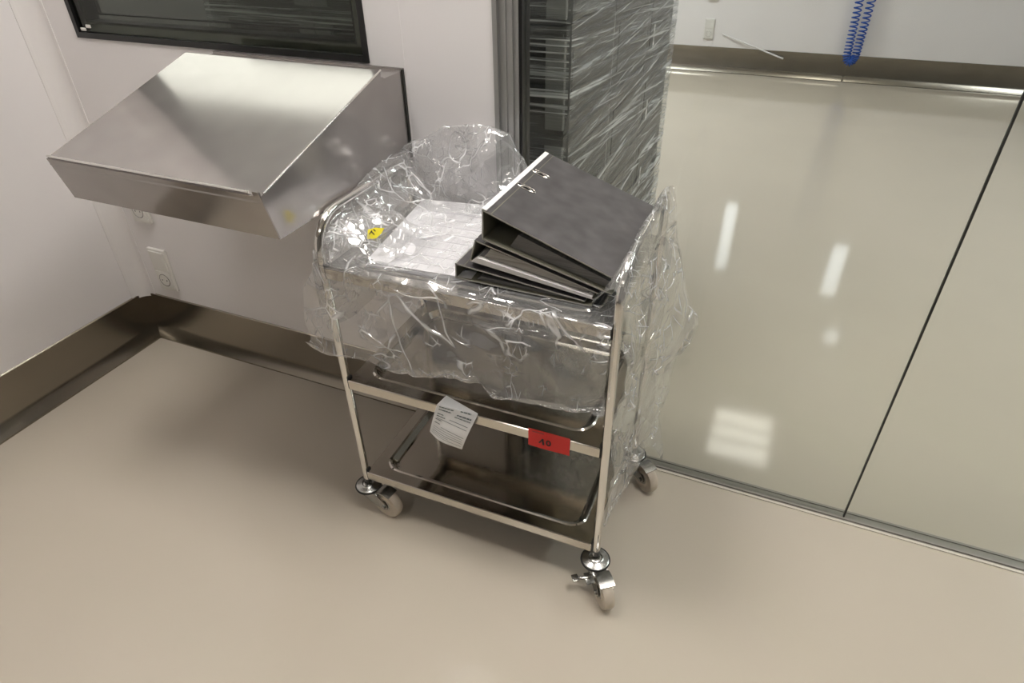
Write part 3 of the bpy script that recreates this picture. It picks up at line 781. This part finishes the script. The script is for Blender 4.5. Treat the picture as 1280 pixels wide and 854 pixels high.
# tent over the right handle
ys = [-.440, -.39, -.30, -.18, -.06, .020]
rows = [[(2.030, -.430, .872), (2.035, -.39, .874), (2.052, -.30, .880), (2.056, -.18, .880), (2.058, -.06, .875), (2.06, .0, .872)],
        [(2.052, -.446, .915), (2.062, -.40, .925), (2.074, -.30, .93), (2.080, -.18, .94), (2.08, -.06, .93), (2.08, .02, .92)],
        [(2.088, -.448, .955), (2.090, -.41, .980), (2.0935, -.31, 1.005), (2.094, -.18, 1.0105), (2.093, -.07, 1.0105), (2.093, .018, .985)],
        [(2.108, -.450, .935), (2.1135, -.41, .965), (2.114, -.31, 1.000), (2.114, -.18, 1.006), (2.113, -.07, 1.006), (2.112, .026, .975)],
        [(2.124, -.448, .880), (2.128, -.40, .875), (2.130, -.30, .88), (2.136, -.18, .89), (2.146, -.06, .88), (2.140, .036, .81)],
        [(2.122, -.442, .78), (2.130, -.39, .76), (2.138, -.30, .76), (2.150, -.18, .76), (2.176, -.06, .75), (2.182, .036, .66)],
        [(2.118, -.430, .64), (2.126, -.38, .62), (2.134, -.29, .60), (2.146, -.18, .60), (2.196, -.05, .60), (2.222, .040, .60)],
        [(2.116, -.42, .48), (2.122, -.37, .46), (2.130, -.28, .44), (2.138, -.17, .43), (2.168, -.05, .45), (2.186, .040, .52)],
        [(2.114, -.41, .33), (2.118, -.36, .31), (2.124, -.27, .30), (2.132, -.17, .29), (2.148, -.05, .28), (2.162, .040, .34)],
        [(2.112, -.40, .20), (2.114, -.35, .185), (2.118, -.26, .18), (2.128, -.16, .16), (2.150, -.05, .19), (2.180, .040, .060)]]
patch(bag, rows, 120, 250, .0085, lambda u, v: .18 if .12 < v < .40 else .5 if v <= .12 else 1.0)
# back of the bag hanging behind the shelves
xs2 = [1.60, 1.72, 1.84, 1.96, 2.08, 2.125]
rows = [[(x, .018, .90) for x in xs2], [(x, .028, .80) for x in xs2], [(x, .034+.008*sin(k*2), .65) for k, x in enumerate(xs2)],
        [(x, .036+.008*sin(k*2+1), .48) for k, x in enumerate(xs2)], [(x+.02, .036, [.40, .36, .30, .26, .22, .2][k]) for k, x in enumerate(xs2)]]
patch(bag, rows, 90, 90, .0085)
bg = tag(bag.build('plastic_bag', M['film'], smooth=180, fix=False), 'large clear crumpled plastic bag draped over the top of the trolley and its handles', 'plastic bag')
# yellow label printed on the flap
o = MB(); cpt = V((1.488, -.360, .930)); ex_, ez_ = V((.9, .25, .16)).normalized(), V((-.25, .55, .75)).normalized()
q = [(-.020, -.013), (.003, -.014), (.016, -.004), (.024, .008), (.012, .010), (.000, .012), (-.018, .009)]
o.add([cpt + ex_*a + ez_*b_ for a, b_ in q], [list(range(len(q)))])
lb = o.build('warning_label', M['yellow'], bg, fix=False); lb['label'] = 'small yellow label with a black mark'
o = MB(); nn = ez_.cross(ex_).normalized(); nn = nn if nn.y < 0 else -nn
for a, b_ in (((-.014, -.003), (-.007, .006)), ((-.009, .004), (-.001, -.005)), ((-.003, .008), (.002, .003))):
    a, b_ = V(a).to_2d() if False else Vector(a), Vector(b_); d_ = (b_-a).normalized(); m_ = Vector((-d_.y, d_.x))*.0013
    o.add([cpt + nn*.001 + ex_*p.x + ez_*p.y for p in (a-m_, a+m_, b_+m_, b_-m_)], [(0, 1, 2, 3)])
o.build('mark', M['black_ink'], lb, fix=False)

# ------------------------------------------------------------------ lamps
def ceiling_light(x, y, w, d, mat, label, louvre=0):
    t = thing('ceiling_light', label, 'ceiling light', (x, y, CZ))
    o = MB(); e = .02
    o.box((-w/2-e, -d/2-e, -.03), (-w/2, d/2+e, 0)); o.box((w/2, -d/2-e, -.03), (w/2+e, d/2+e, 0))
    o.box((-w/2, -d/2-e, -.03), (w/2, -d/2, 0)); o.box((-w/2, d/2, -.03), (w/2, d/2+e, 0))
    for k in range(louvre):
        yy = -d/2 + d*(k+1)/(louvre+1); o.box((-w/2, yy-.021, -.045), (w/2, yy+.021, -.02))
    o.build('frame', M['lamp_frame'], t)
    MB().box((-w/2, -d/2, -.018), (w/2, d/2, -.001)).build('diffuser', M[mat], t)
NEAR = [(1.25, -.5, 'lamp', 'above the sloping desk'), (2.85, -.5, 'lamp', 'above the glass wall'),
        (1.25, -2.8, 'lamp_back', 'behind the viewer on the left'), (2.85, -2.8, 'lamp_back', 'behind the viewer on the right')]
for x, y, m, w in NEAR: ceiling_light(x, y, .60, .60, m, 'square ceiling light ' + w)
FAR = [(2.52, 3.73, .56, .70, 'lamp_mid', 'in the middle of the far room', 2), (-1.2, 1.52, 2.2, .75, 'lamp_side', 'in the far room behind the window', 0),
       (5.06, 1.9, .4, 2.6, 'fill_right', 'added out of view on the right to brighten the far floor', 0), (.15, 4.1, 1.3, .8, 'fill_left', 'added out of view at the left rear as far room fill', 0)]  # both panels on this line are added fill for the far room
for x, y, w_, d_, m, w, lv in FAR: ceiling_light(x, y, w_, d_, m, 'ceiling light ' + w, lv)
def wall_light(x, z0, z1, w, label):
    t = thing('wall_light', label, 'wall light', (x, FY, z0))
    MB().bbox((-w/2-.02, -.05, -.02), (w/2+.02, 0, z1-z0+.02), .006).build('housing', M['lamp_frame'], t)
    MB().box((-w/2, -.056, 0), (w/2, -.049, z1-z0)).build('diffuser', M['lamp_dim'], t)
wall_light(1.90, 1.35, 2.15, .12, 'tall wall light above the socket on the far wall')
wall_light(3.09, 1.65, 2.25, .14, 'wall light right of the blue hose on the far wall')
wall_light(3.27, 2.70, 2.86, .14, 'small wall light high up on the far wall')

# ------------------------------------------------------------------ world, camera, view
wd = bpy.data.worlds.new('World'); sc.world = wd; wd.use_nodes = True
wd.node_tree.nodes['Background'].inputs[0].default_value = (.5, .5, .5, 1); wd.node_tree.nodes['Background'].inputs[1].default_value = .02
cam = bpy.data.cameras.new('camera'); co = bpy.data.objects.new('camera', cam); col.objects.link(co)
right = Vector((0.91890471, 0.39417178, -0.01558034)); up = Vector((-0.21678736, 0.53758987, 0.81486218)); fwd = Vector((-0.32957151, 0.74540308, -0.57944532))
co.matrix_world = Matrix(((right.x, up.x, -fwd.x, 2.34465), (right.y, up.y, -fwd.y, -1.50867), (right.z, up.z, -fwd.z, 1.6), (0, 0, 0, 1)))
cam.sensor_width = 36; cam.lens = 807.649/1280*36; cam.clip_start = .02
sc.camera = co
sc.view_settings.view_transform = 'Standard'; sc.view_settings.look = 'None'
sc.view_settings.gamma = 1; sc.view_settings.exposure = 0; sc.view_settings.use_curve_mapping = False
sc.cycles.transparent_max_bounces = 40; sc.cycles.max_bounces = 12; sc.cycles.glossy_bounces = 6; sc.cycles.diffuse_bounces = 4
sc.cycles.sample_clamp_indirect = 6; sc.cycles.caustics_reflective = False; sc.cycles.caustics_refractive = False

# ------------------------------------------------------------------ layout units to metres
done = set()
for o in list(sc.objects):
    o.location = o.location * S
    if o.type == 'MESH' and o.data.name not in done:
        done.add(o.data.name); o.data.transform(Matrix.Scale(S, 4)); o.data.update()
